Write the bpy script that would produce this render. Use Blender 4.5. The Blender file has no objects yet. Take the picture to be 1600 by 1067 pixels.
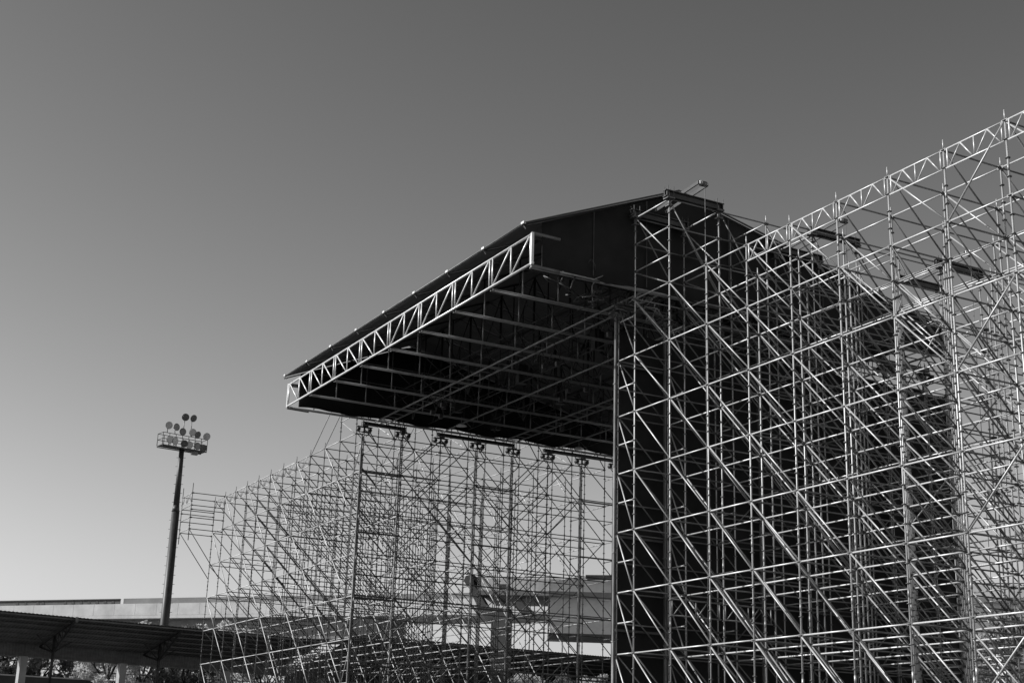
import bpy, math, random
from mathutils import Vector, Matrix, Quaternion
R = math.radians
rnd = random.Random(7)
sc = bpy.context.scene
col = sc.collection

# world axes: x = V (depth of the stage, away to the right), y = U (along the stage front, away to the left), z up.
# the whole scaffold is one modular grid: 2.07 m bays, 2 m lifts
B = 2.07
CAM = Vector((-25.8116, -22.5314, 1.6228))
YAW, PITCH, ROLL, FPX = 0.493426, 0.295564, 0.030775, 2222.2

# ------------------------------------------------------------------ camera
cy, sy = math.cos(YAW), math.sin(YAW)
fw = Vector((sy, cy, 0)); rt = Vector((cy, -sy, 0)); up = Vector((0, 0, 1))
f2 = fw * math.cos(PITCH) + up * math.sin(PITCH)
u2 = -fw * math.sin(PITCH) + up * math.cos(PITCH)
r3 = rt * math.cos(ROLL) + u2 * math.sin(ROLL)
u3 = -rt * math.sin(ROLL) + u2 * math.cos(ROLL)
cd = bpy.data.cameras.new('camera')
cam = bpy.data.objects.new('camera', cd); col.objects.link(cam)
cam.matrix_world = Matrix(((r3.x, u3.x, -f2.x, CAM.x), (r3.y, u3.y, -f2.y, CAM.y), (r3.z, u3.z, -f2.z, CAM.z), (0, 0, 0, 1)))
cd.lens = 36 * FPX / 1600; cd.sensor_width = 36; cd.clip_start = 0.2; cd.clip_end = 6000
sc.camera = cam

def px(p):
    d = Vector(p) - CAM
    z = d.dot(f2)
    if z < 1: return None
    return 800 + FPX * d.dot(r3) / z, 533.5 - FPX * d.dot(u3) / z, z
def ray(x, y):
    return r3 * ((x - 800) / FPX) + u3 * ((533.5 - y) / FPX) + f2
def at_z(x, y, z):
    d = ray(x, y); return CAM + d * ((z - CAM.z) / d.z)
def at_dist(x, y, dist):
    d = ray(x, y); return CAM + d * (dist / math.hypot(d.x, d.y))

# ------------------------------------------------------------------ materials (the place is photographed in black and white: all greys)
def nodes(name):
    m = bpy.data.materials.new(name); m.use_nodes = True
    return m, m.node_tree, m.node_tree.nodes['Principled BSDF']
def grey(v): return (v, v, v, 1)
def mat(name, lo, hi=None, rough=.6, metal=0., scale=3., detail=6., bump=0., coords='Object', stretch=None, spec=None, trans=0., vary=0.):
    m, t, b = nodes(name)
    hi = lo if hi is None else hi
    tc = t.nodes.new('ShaderNodeTexCoord'); n = t.nodes.new('ShaderNodeTexNoise'); r = t.nodes.new('ShaderNodeValToRGB')
    n.inputs['Scale'].default_value = scale; n.inputs['Detail'].default_value = detail; n.inputs['Roughness'].default_value = .6
    src = tc.outputs[coords]
    if stretch:
        mp = t.nodes.new('ShaderNodeMapping'); mp.inputs['Scale'].default_value = stretch
        t.links.new(src, mp.inputs['Vector']); src = mp.outputs['Vector']
    t.links.new(src, n.inputs['Vector'])
    r.color_ramp.elements[0].position = .3; r.color_ramp.elements[1].position = .7
    r.color_ramp.elements[0].color = grey(lo); r.color_ramp.elements[1].color = grey(hi)
    t.links.new(n.outputs['Fac'], r.inputs['Fac'])
    if vary:                         # every tube has weathered a little differently
        ge = t.nodes.new('ShaderNodeNewGeometry'); mr = t.nodes.new('ShaderNodeMapRange'); mu = t.nodes.new('ShaderNodeVectorMath'); mu.operation = 'SCALE'
        mr.inputs['To Min'].default_value = 1 - vary; mr.inputs['To Max'].default_value = 1 + vary * .5
        t.links.new(ge.outputs['Random Per Island'], mr.inputs['Value']); t.links.new(r.outputs['Color'], mu.inputs[0]); t.links.new(mr.outputs[0], mu.inputs['Scale'])
        t.links.new(mu.outputs[0], b.inputs['Base Color'])
    else: t.links.new(r.outputs['Color'], b.inputs['Base Color'])
    b.inputs['Roughness'].default_value = rough; b.inputs['Metallic'].default_value = metal
    if spec is not None: b.inputs['Specular IOR Level'].default_value = spec
    if bump:
        bp = t.nodes.new('ShaderNodeBump'); bp.inputs['Strength'].default_value = bump; bp.inputs['Distance'].default_value = .05
        t.links.new(n.outputs['Fac'], bp.inputs['Height']); t.links.new(bp.outputs['Normal'], b.inputs['Normal'])
    if trans:
        tr = t.nodes.new('ShaderNodeBsdfTranslucent'); mx = t.nodes.new('ShaderNodeMixShader'); o = t.nodes['Material Output']
        mx.inputs[0].default_value = trans
        t.links.new(r.outputs['Color'], tr.inputs['Color'])
        t.links.new(b.outputs[0], mx.inputs[1]); t.links.new(tr.outputs[0], mx.inputs[2]); t.links.new(mx.outputs[0], o.inputs['Surface'])
    return m
M = {}
M['galv'] = mat('galvanised_steel', .32, .56, .45, .35, 1.6, vary=.38)
M['galv_rail'] = mat('sunlit_tone_galvanised_steel', .52, .76, .42, .3, 1.6, vary=.3)  # lit copy of the steel: sun on the ledgers put into the colour
M['galv_shaded'] = mat('shade_toned_galvanised_steel', .12, .26, .5, .35, 1.6, vary=.4)  # darker copy: the crossbars' shade put into the colour; also other dark steel
M['alu'] = mat('aluminium', .66, .82, .4, .35, 3.)
M['galv_far'] = mat('backlit_tone_galvanised_steel', .05, .11, .5, .3, 2.2, vary=.4)  # backlit copy: the far wing's shade put into the colour
M['galv_mid'] = mat('lit_tone_galvanised_steel', .40, .60, .5, .3, 2.2, vary=.4)  # lighter copy: sun on the far ledgers and braces is in the colour
M['truss_grey'] = mat('shade_toned_aluminium', .20, .34, .45, .4, 3.)  # darker copy of the aluminium: shade under the roof put into the colour
M['coupler'] = mat('steel_coupler', .07, .2, .5, .5, 9.)
M['dark_steel'] = mat('dark_and_shaded_steel', .025, .06, .5, .2, 4.)  # dark steel; on upper roof members the colour stands in for shade
M['beam'] = mat('beam_paint', .03, .06, .45, .1, 5.)
M['cloth'] = mat('black_stage_cloth', .018, .030, .75, 0, .8, bump=.3, spec=.15)
M['roofcloth'] = mat('black_roof_sheet', .075, .115, .55, 0, .6, bump=.2, spec=.25)
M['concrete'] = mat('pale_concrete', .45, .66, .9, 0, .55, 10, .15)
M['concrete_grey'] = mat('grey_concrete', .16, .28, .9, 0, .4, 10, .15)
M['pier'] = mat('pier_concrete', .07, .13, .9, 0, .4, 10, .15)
M['barrier'] = mat('noise_barrier_panel', .06, .1, .7, 0, .8)
M['sheet'] = mat('corrugated_sheet', .11, .19, .6, .2, 1.5, stretch=(1, 1, 3))
M['mast'] = mat('mast_paint', .03, .055, .5, .2, 2.)
M['lamp_glass'] = mat('floodlight_glass', .42, .62, .25, 0, 2.)
M['lamp_body'] = mat('floodlight_body', .10, .2, .4, .4, 4.)
M['white'] = mat('white_wall_paint', .72, .82, .8, 0, .5)
M['pillar'] = mat('pillar_concrete', .32, .46, .85, 0, 1.2, 8)
M['wall'] = mat('boundary_wall', .05, .09, .9, 0, .8, 8)
M['coping'] = mat('wall_coping', .45, .6, .9, 0, 1.5)
M['bark'] = mat('bark', .03, .06, .9, 0, 6.)
M['leaf_light'] = mat('pale_foliage', .42, .70, .6, 0, .9, trans=.5)
M['leaf_dark'] = mat('dark_foliage', .12, .28, .6, 0, .9, trans=.4)
M['ground'] = mat('ground_asphalt', .04, .07, .95, 0, .15, 10, .2)
M['fill'] = mat('platform_fill', .08, .14, .95, 0, .3, 10, .2)

# ------------------------------------------------------------------ mesh helpers
class MB:
    def __init__(s): s.v = []; s.f = []; s.sm = []; s.mi = {}; s.m2 = None
    def second(s, i0, m):            # faces from i0 on get a second material
        s.m2 = m
        for i in range(i0, len(s.f)): s.mi[i] = 1
        return s
    def tube(s, p, q, r, n=8, r2=None, cap=True):
        p = Vector(p); q = Vector(q); d = (q - p)
        if d.length < 1e-6: return s
        d.normalize()
        a = d.orthogonal().normalized(); b = d.cross(a)
        r2 = r if r2 is None else r2
        i = len(s.v)
        for k in range(n):
            t = 2 * math.pi * k / n; o = a * math.cos(t) + b * math.sin(t)
            s.v.append(p + o * r); s.v.append(q + o * r2)
        for k in range(n):
            j = (k + 1) % n
            s.f.append((i + 2 * k, i + 2 * j, i + 2 * j + 1, i + 2 * k + 1)); s.sm.append(n > 5)
        if cap:
            s.f.append(tuple(i + 2 * k for k in reversed(range(n)))); s.sm.append(False)
            s.f.append(tuple(i + 2 * k + 1 for k in range(n))); s.sm.append(False)
        return s
    def box(s, c, h, ax=None):
        c = Vector(c); X, Y, Z = ax or (Vector((1, 0, 0)), Vector((0, 1, 0)), Vector((0, 0, 1)))
        i = len(s.v)
        for sx in (-1, 1):
            for sy_ in (-1, 1):
                for sz in (-1, 1): s.v.append(c + X * h[0] * sx + Y * h[1] * sy_ + Z * h[2] * sz)
        for f in ((0, 1, 3, 2), (4, 6, 7, 5), (0, 4, 5, 1), (2, 3, 7, 6), (0, 2, 6, 4), (1, 5, 7, 3)):
            s.f.append(tuple(i + k for k in f)); s.sm.append(False)
        return s
    def bar(s, p, q, w, h, upv=(0, 0, 1)):
        p = Vector(p); q = Vector(q); d = q - p; L = d.length; d.normalize()
        side = d.cross(Vector(upv)); side = side.normalized() if side.length > 1e-4 else d.orthogonal().normalized()
        u = side.cross(d).normalized()
        return s.box((p + q) / 2, (L / 2, w / 2, h / 2), (d, side, u))
    def prism(s, pts, d):           # polygon (closed, planar) pushed by vector d
        n = len(pts); i = len(s.v); d = Vector(d)
        for p in pts: s.v.append(Vector(p))
        for p in pts: s.v.append(Vector(p) + d)
        s.f.append(tuple(i + k for k in range(n))); s.sm.append(False)
        s.f.append(tuple(i + n + k for k in reversed(range(n)))); s.sm.append(False)
        for k in range(n):
            j = (k + 1) % n; s.f.append((i + k, i + n + k, i + n + j, i + j)); s.sm.append(False)
        return s
    def quad(s, a, b, c, d):
        i = len(s.v); s.v += [Vector(a), Vector(b), Vector(c), Vector(d)]; s.f.append((i, i + 1, i + 2, i + 3)); s.sm.append(False); return s
    def mesh(s, name, m):
        me = bpy.data.meshes.new(name); me.from_pydata([tuple(v) for v in s.v], [], s.f)
        me.polygons.foreach_set('use_smooth', s.sm); me.materials.append(m)
        if s.m2 is not None:
            me.materials.append(s.m2); me.polygons.foreach_set('material_index', [s.mi.get(i, 0) for i in range(len(s.f))])
        me.update(); return me
    def build(s, name, m, parent=None, loc=None):
        loc = Vector(loc) if loc is not None else None
        if loc is not None: s.v = [v - loc for v in s.v]
        o = bpy.data.objects.new(name, s.mesh(name, m)); col.objects.link(o)
        if parent is not None:
            o.parent = parent
            if loc is None: o.location = -wpos(parent)
            else: o.location = loc - wpos(parent)
        elif loc is not None: o.location = loc
        return o
def wpos(o):
    p = Vector(o.location)
    while o.parent is not None: o = o.parent; p += Vector(o.location)
    return p
def child(name, me, parent, loc, quat=None):
    o = bpy.data.objects.new(name, me); col.objects.link(o); o.parent = parent; o.location = Vector(loc) - wpos(parent)
    if quat is not None: o.rotation_mode = 'QUATERNION'; o.rotation_quaternion = quat
    return o
def empty(name, loc, label, cat, group=None):
    o = bpy.data.objects.new(name, None); col.objects.link(o); o.location = loc; o.empty_display_size = .3
    return tag(o, label, cat, group)
def tag(o, label, cat, group=None):
    o['label'] = label; o['category'] = cat; o['kind'] = 'thing'
    if group: o['group'] = group
    return o
def struct(o): o['kind'] = 'structure'; return o
def add(dst, src, p, quat):
    i = len(dst.v); fi = len(dst.f)
    if src.m2 is not None:
        dst.m2 = src.m2
        for k in src.mi: dst.mi[fi + k] = 1
    for v in src.v: dst.v.append(quat @ v + Vector(p))
    for f in src.f: dst.f.append(tuple(i + k for k in f))
    dst.sm += src.sm

# ------------------------------------------------------------------ scaffold members
TUBE = .0246
def member(L, r=TUBE, heads=True, n=8):
    m = MB(); m.tube((0, 0, .03), (0, 0, L - .03), r, n)
    if heads:                        # wedge heads gripping the rosettes
        i0 = len(m.f)
        m.box((0, 0, .06), (.026, .038, .04)); m.box((0, 0, L - .06), (.026, .038, .04)); m.second(i0, M['coupler'])
    return m
def post_mb(h, spigot=.3):
    m = MB(); m.tube((0, 0, 0), (0, 0, h), TUBE * 1.05, 8); m.tube((0, 0, h), (0, 0, h + spigot), TUBE * .75, 8)
    z = 2.25
    while z < h - .5:
        m.tube((0, 0, z - .09), (0, 0, z + .09), TUBE * 1.3, 8); z += 2.0   # sleeve joints
    z = .5; i0 = len(m.f)
    while z < h + .01:
        m.tube((0, 0, z - .011), (0, 0, z + .011), .066, 8)
        z += .5
    m.second(i0, M['coupler'])
    return m
def score(p, q):
    a = px(p); b = px(q)
    if a is None or b is None: return 0
    def ins(t): return -5 < t[0] < 1605 and -5 < t[1] < 1075
    w = (ins(a) + ins(b)) / 2
    if w == 0: return 0
    return w * math.hypot(a[0] - b[0], a[1] - b[1]) / ((a[2] + b[2]) / 2) ** 1.5
CACHE = {}
def members(parent, name, segs, m, r=TUBE, heads=True, cap=100):
    """the members of one kind: those that show largest each a mesh of their own, the rest one mesh"""
    segs = [(Vector(p), Vector(q)) for p, q in segs]
    if not heads:                    # braces are clipped beside the nodes, not through them
        j = lambda: Vector((rnd.uniform(-.035, .035), rnd.uniform(-.035, .035), rnd.uniform(-.05, .05)))
        segs = [(p + j(), q + j()) for p, q in segs]
    segs.sort(key=lambda s: -score(*s))
    rest = MB()
    for i, (p, q) in enumerate(segs):
        d = q - p; L = round(d.length, 3)
        quat = d.to_track_quat('Z', 'Y')
        if not heads: L = round(L, 1)
        key = (name, L, m.name)
        if key not in CACHE:
            mb = member(L, r, heads); CACHE[key] = [mb, None]
        if i < cap:
            if CACHE[key][1] is None: CACHE[key][1] = CACHE[key][0].mesh(name, m)
            child(name, CACHE[key][1], parent, p, quat)
        else: add(rest, CACHE[key][0], p, quat)
    if rest.v:
        o = rest.build(name, m, parent); o['kind'] = 'stuff'
def girder_mb(L, h, r=.024, horizontal=Vector((0, 1, 0)), panels=1):
    """one parallel-chord lattice girder piece hanging below z=0 along an axis"""
    m = MB(); a = horizontal
    P = lambda s, z: a * s + Vector((0, 0, z))
    m.tube(P(.06, 0), P(L - .06, 0), r); m.tube(P(.06, -h), P(L - .06, -h), r)
    for s in (.12, L - .12, L / 2): m.tube(P(s, 0), P(s, -h), r * .9)
    q = (L - .24) / 4
    for s0, s1, t in ((.16, .12 + q, 1), (.12 + q, L / 2 - .05, 0), (L / 2 + .05, L - .12 - q, 1), (L - .12 - q, L - .16, 0)):
        m.tube(P(s0, -h if t else 0), P(s1, 0 if t else -h), r * .9)
    return m
ROWS = [B * i for i in range(8)]
LEV = [1.5 + 2 * i for i in range(9)]          # 1.5 ... 17.5
def wing(name, label, Us, tall, half, ends, matk, full_from, par, group):
    """Us outer->inner list of bay lines, tall = the two lines that rise to the roof, half = the column line beside the stage"""
    e = empty(name, (ROWS[0], Us[0], 0), label, 'scaffold', group)
    posts = []
    for U in Us + [half]:
        for i, V in enumerate(ROWS):
            h = 20.5 if U in tall else (17.2 if U == half else 17.5)
            posts.append((V, U, h))
    posts.sort(key=lambda p: -score((p[0], p[1], 4), (p[0], p[1], p[2])))
    rest = MB(); pm = {}
    for i, (V, U, h) in enumerate(posts):
        key = h
        if key not in pm: pm[key] = [post_mb(h), None]
        if i < 100:
            if pm[key][1] is None: pm[key][1] = pm[key][0].mesh('scaffold_post', M[matk])
            child('scaffold_post', pm[key][1], e, (V, U, 0))
        else: add(rest, pm[key][0], (V, U, 0), Quaternion())
    if rest.v: rest.build('scaffold_post', M[matk], e)['kind'] = 'stuff'
    lines = sorted(Us + [half]); k0 = [round(u / B) for u in lines]
    led, xbar, br, xbr = [], [], [], []
    for r_, V in enumerate(ROWS):
        for a, b in zip(lines, lines[1:]):
            tz = list(LEV)
            inner = a in tall and b in tall
            halfbay = half in (a, b)
            if inner: tz += [18.5, 19.5, 20.5]
            if halfbay: tz = LEV[:-1] + [16.9] + [z + 1 for z in LEV[1:-2]]
            for z in tz:
                if r_ >= 3 and not inner and not halfbay and (z == 15.5 or (Us[0] > 40 and z in (3.5, 11.5))): continue
                led.append(((V, a, z), (V, b, z)))
            # braces fall towards the camera end, two bays per pair of lifts
            for l in range(len(LEV) - 1):
                k = round(a / B)
                if halfbay:
                    if r_ > 1: continue
                    if half > min(Us): # near or far side column line
                        pass
                    hi, lo = (half, a if b == half else b)
                    br.append(((V, hi, LEV[l + 1]), (V, lo, LEV[l])))
                    continue
                full = full_from(a, r_)
                if Us[0] > 40 and r_ in (1, 3, 5, 7): continue
                if full or (k + l + par + (r_ // 2)) % 2 == 0:
                    if r_ == 0 and abs(a) < .01 and name == 'scaffold_wing': continue
                    br.append(((V, b, LEV[l + 1]), (V, a, LEV[l])))
                elif r_ in (2, 5) and (k + l) % 4 == 1:
                    br.append(((V, a, LEV[l + 1]), (V, b, LEV[l])))
            if inner and r_ in (0, 1, 3, 6):
                br.append(((V, b, 20.5), (V, a, 18.5))); br.append(((V, b, 18.5), (V, a, 17.5)))
    for ui, U in enumerate(lines):
        for m_ in range(7):
            tz = list(LEV)
            if U in tall: tz += [19.5, 20.5]
            if U == half: tz = LEV[:-1] + [16.9] + [z + 1 for z in LEV[1:-2]]
            for z in tz:
                if Us[0] > 40 and U != half and U not in tall and ((m_ >= 2 and z in (5.5, 9.5, 13.5)) or (m_ >= 4 and ui % 2)): continue
                xbar.append(((ROWS[m_], U, z), (ROWS[m_ + 1], U, z)))
            for l in range(len(LEV) - 1):
                if U == half:
                    if Us[0] > 40 and m_ in (1, 4): xbr.append(((ROWS[m_ + 1], U, LEV[l + 1]), (ROWS[m_], U, LEV[l])))
                    if m_ in (2, 5):
                        if l % 2 == 0: xbr.append(((ROWS[m_ + 1], U, LEV[l + 1]), (ROWS[m_], U, LEV[l])))
                        else: xbr.append(((ROWS[m_], U, LEV[l + 1]), (ROWS[m_ + 1], U, LEV[l])))
                    else: xbr.append(((ROWS[m_], U, LEV[l + 1]), (ROWS[m_ + 1], U, LEV[l])))
                elif Us[0] > 40 and U in tall and m_ in (1, 2, 4, 5):
                    xbr.append(((ROWS[m_ + 1], U, LEV[l + 1]), (ROWS[m_], U, LEV[l])))
                elif m_ < (2 if Us[0] > 40 else 3) or (m_ + l + ui // 2) % 2 == 0:
                    xbr.append(((ROWS[m_], U, LEV[l + 1]), (ROWS[m_ + 1], U, LEV[l])))
                elif m_ in (3, 6) and (l + ui) % 3 == 0:
                    xbr.append(((ROWS[m_ + 1], U, LEV[l + 1]), (ROWS[m_], U, LEV[l])))
            if U in tall:
                xbr.append(((ROWS[m_], U, 20.5), (ROWS[m_ + 1], U, 17.5)))
    return e, led, xbar, br, xbr

near_U = [B * k for k in range(-3, 9)]
far_U = [B * k for k in range(31, 19, -1)]
nw, led, xbar, br, xbr = wing('scaffold_wing',
    'huge bright tubular scaffold wing at the near end of the stage, filling the right foreground',
    near_U, (B * 7, B * 8), B * 8.5, None, 'galv', lambda a, r: (r < 2 and a > 7.) , 0, 'scaffold wings')
# corner bay at the near end: single zigzag braces rising the other way
for z in (3.5, 7.5, 11.5, 15.5): br.append(((0, B, z), (0, 0, z + 2)))
members(nw, 'ledger', led, M['galv_rail']); members(nw, 'crossbar', xbar, M['galv_shaded'])
members(nw, 'diagonal_brace', br, M['galv'], heads=False); members(nw, 'cross_brace', xbr, M['galv_shaded'], heads=False)
fwg, led, xbar, br, xbr = wing('scaffold_wing',
    'distant darker tubular scaffold wing at the far end of the stage, against pale sky',
    far_U, (B * 20, B * 21), B * 19.5, None, 'galv_far', lambda a, r: False, 0, 'scaffold wings')
for V in (0, 2 * B):
    br.append(((V, B * 23, 17.5), (V, B * 21, 20.5))); br.append(((V, B * 22, 17.5), (V, B * 20, 20.5)))
# the platform that juts forward at the outer end of the far wing
for U in (B * 30, B * 31):
    for z in (17.5, 16.75, 16.5, 16.0, 15.3): xbar.append(((-B, U, z), (0, U, z)))
    xbr.append(((-B, U, 15.3), (0, U, 12.6)))
for z in (17.5, 16.75, 16.0, 15.3): led.append(((-B, B * 30, z), (-B, B * 31, z)))
for z in (16.5, 17.0):
    for r_ in (1,):
        led.append(((ROWS[r_], B * 30, z), (ROWS[r_], B * 31, z)))
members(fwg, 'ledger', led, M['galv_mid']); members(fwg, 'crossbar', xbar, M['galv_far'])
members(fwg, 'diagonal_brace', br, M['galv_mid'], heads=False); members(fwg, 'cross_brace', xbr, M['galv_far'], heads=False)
for U in (B * 30, B * 31):
    m = MB(); m.tube((-B, U, 14.6), (-B, U, 18.1), TUBE)
    z = 15.
    while z < 18: m.tube((-B, U, z - .011), (-B, U, z + .011), .07); z += .5
    m.build('hanging_post', M['galv_far'], fwg)
# lattice girders along the top of both wings
g1 = girder_mb(B, .53).mesh('lattice_girder', M['galv_rail'])
for k in range(-3, 5): child('lattice_girder', g1, nw, (0, B * k, 17.5))
g1 = girder_mb(B, .53, .017).mesh('lattice_girder', M['galv_mid'])
for k in range(23, 31): child('lattice_girder', g1, fwg, (0, B * k, 17.5))
child('lattice_girder', g1, fwg, (-B, B * 30, 17.5))
# lattice girders along the depth at deck height
g2 = girder_mb(B, .5, horizontal=Vector((1, 0, 0))).mesh('deck_girder', M['galv_shaded'])
for r_ in (0, 1): child('deck_girder', g2, nw, (ROWS[r_] + .02, B * 7 + .1, 7.05))
g2 = girder_mb(B, .5, horizontal=Vector((1, 0, 0))).mesh('deck_girder', M['galv_far'])
for r_ in range(7): child('deck_girder', g2, fwg, (ROWS[r_], B * 19.5 - .12, 6.45)); child('deck_girder', g2, fwg, (ROWS[r_], B * 21 - .12, 4.9))
# wide aluminium roof-bearing columns beside the stage
for par, U, s in ((nw, B * 8.5, 1), (fwg, B * 19.5, -1)):
    for r_ in (0, 1, 3, 4, 6, 7):
        m = MB()
        V = ROWS[r_] - .11; Y = U + s * .02
        z = .1
        while z < 17.2:
            z2 = min(z + 2.9, 17.25)
            m.box((V, Y, (z + z2) / 2), (.03, .045, (z2 - z) / 2 - .01)); m.box((V, Y, z2), (.05, .065, .02))
            z = z2 + .02
        m.build('column', M['galv_shaded'], par)
    for r_ in (0, 3, 6):
        for z in (6.3, 9.4, 12.5, 15.4):
            m = MB(); m.bar((ROWS[r_], U + s * .06, z), (ROWS[r_ + 1], U + s * .06, z), .05, .075); m.build('tie_beam', M['galv_far'], par)

# ------------------------------------------------------------------ roof bearing beams
def i_beam(m, p, q, h=.25, w=.2, t=.03):
    p = Vector(p); q = Vector(q)
    Z = Vector((0, 0, 1))
    m.bar(p + Z * (h / 2 - t / 2), q + Z * (h / 2 - t / 2), w, t); m.bar(p - Z * (h / 2 - t / 2), q - Z * (h / 2 - t / 2), w, t)
    m.bar(p, q, t, h - 2 * t)
    d = (q - p).normalized(); s = d.cross(Z)
    for e in (p + d * .06, q - d * .06): m.box(e, (.012, w / 2 - .002, h / 2 - t - .001), (d, s, Z))
def beam_thing(label, U, v0, v1, z, rows, group, arm=None, rail=False):
    e = empty('steel_beam', ((v0 + v1) / 2, U, z), label, 'beam', group)
    m = MB(); i_beam(m, (v0, U, z + .13), (v1, U, z + .13), .15 if rail else .25); m.build('beam', M['beam'], e)
    for V in rows:
        c = MB(); c.tube((V, U, z - .34), (V, U, z), .05); c.box((V, U, z - .03), (.15, .14, .024)); c.box((V, U, z - .3), (.1, .1, .02))
        for sx in (-.12, .12): c.tube((V + sx, U - .1, z - .05), (V + sx, U - .1, z + .40), .014, 6); c.tube((V + sx, U + .1, z - .05), (V + sx, U + .1, z + .40), .014, 6)
        c.build('clamp', M['coupler'], e)
    if rail:
        for V in rows:                # roller carriages under the beam
            c = MB()
            for dx in (-.3, .3):
                c.tube((V + dx - .02, U - .14, z - .2), (V + dx - .02, U + .14, z - .2), .075, 12); c.box((V + dx, U, z - .2), (.015, .16, .11)); c.tube((V + dx, U, z - .3), (V + dx * .3, U, z - .52), .02, 6)
            c.bar((V - .4, U, z - .06), (V + .4, U, z - .06), .2, .03); c.bar((V - .4, U - .15, z - .33), (V + .28, U - .15, z - .38), .03, .035)
            c.build('roller_carriage', M['dark_steel'], e)
    return e
for i, (v0, v1, ra, tx) in enumerate(((-.2, 2.25, (0, 1), 'standing clear against the sky above the near tower'),
                                      (6.05, 8.45, (3, 4), 'on the middle tower behind the end of the lattice girder'),
                                      (12.15, 14.65, (6, 7), 'on the rear tower, farthest right of its group'))):
    beam_thing('dark steel roof beam ' + tx, B * 7, v0, v1, 20.55, [ROWS[r] for r in ra], 'roof bearing beams on the near scaffold')
    beam_thing('dark steel roof beam ' + ('half hidden behind the one clear against the sky', 'on the middle tower, further back than its twin',
               'on the rear tower, nearest the roof tail')[i], B * 8, v0, v1, 20.55, [ROWS[r] for r in ra], 'roof bearing beams on the near scaffold')
    # hoisting jib lying across the pair of beams
    V = (v0 + v1) / 2
    e = empty('hoist_jib', (V, B * 7, 20.95), 'slotted steel hoisting jib with hanging rope across the beams ' + ('of the front tower', 'of the middle tower', 'of the rear tower')[i], 'hoist', 'hoisting jibs on the near scaffold')
    m = MB()
    a = Vector((V, B * 8 + .35, 20.93)); b = Vector((V, B * 7 - .55, 21.12))
    for dx in (-.19, .19): m.bar(a + Vector((dx, 0, 0)), b + Vector((dx, 0, 0)), .05, .12)
    for t in (0.01, .5): p = a.lerp(b, t); m.box(p, (.164, .04, .05))
    m.build('jib_arm', M['beam'], e)
    m = MB(); m.box(b, (.163, .05, .055)); m.build('end_cap', M['alu'], e)
    m = MB(); m.tube(b + Vector((-.11, 0, -.02)), b + Vector((.11, 0, -.02)), .1, 12); m.build('pulley', M['coupler'], e)
    m = MB(); m.tube(b + Vector((0, -.1, 0)), (V, B * 7 - .55, 3.), .012, 6); m.build('rope', M['galv_shaded'], e)
for i, (v0, v1, ra) in enumerate(((-.1, 2.2, (0, 1)), (3.9, 8.35, (2, 3, 4)), (10.05, 14.65, (5, 6, 7)))):
    beam_thing(('short', 'middle', 'long rear')[i] + ' dark roller beam under the far roof eave' + (' at its front corner', ' above the open scaffolding', ' beside the wide near column')[i],
               B * 19.5, v0, v1, 17.68, [ROWS[r] for r in ra], 'roller beams under the far eave', rail=True)
    beam_thing(('front', 'middle', 'rear')[i] + ' roller beam on top of the black side curtain' + (', next to the bright column head', ', between the tower posts', ', near its far end')[i],
               B * 8.5, v0, v1, 17.4, [ROWS[r] for r in ra], 'roller beams above the side curtain', rail=True)

# ------------------------------------------------------------------ stage roof
U0, U1 = 16.8, 40.4
roof = empty('covered_stage', (0, (U0 + U1) / 2, 18), 'black gabled stage roof high between the two scaffold wings, white lattice truss in front', 'stage roof cover')
def roof_z(V):
    pts = [(-4.35, 19.42), (2.0, 22.02), (15.2, 19.0)]
    for (a, za), (b, zb) in zip(pts, pts[1:]):
        if V <= b: return za + (zb - za) * (V - a) / (b - a)
    return 19.
m = MB(); NB = 8; nu = 48
prof = [-4.35, -3.2, -2., -.8, .6, 2.0, 4.2, 6.4, 8.6, 10.8, 13., 15.2]
idx = []
for side in (0, 1):
    for a in range(nu + 1):
        U = U0 - .05 + (U1 - U0 - .3) * a / nu
        t = (a / nu * NB) % 1.0
        sag = .07 * math.sin(math.pi * t)
        for V in prof:
            m.v.append(Vector((V, U, roof_z(V) - (sag if V > -4.3 else 0) - side * .02)))
n = len(prof); off = (nu + 1) * n
for a in range(nu):
    for b in range(n - 1):
        q = (a * n + b, a * n + b + 1, (a + 1) * n + b + 1, (a + 1) * n + b)
        m.f.append(q); m.sm.append(True); m.f.append(tuple(off + k for k in reversed(q))); m.sm.append(True)
for a in range(nu):
    for b in (0, n - 1):
        m.f.append((a * n + b, (a + 1) * n + b, off + (a + 1) * n + b, off + a * n + b)); m.sm.append(False)
m.build('roof_cover', M['roofcloth'], roof)
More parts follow.
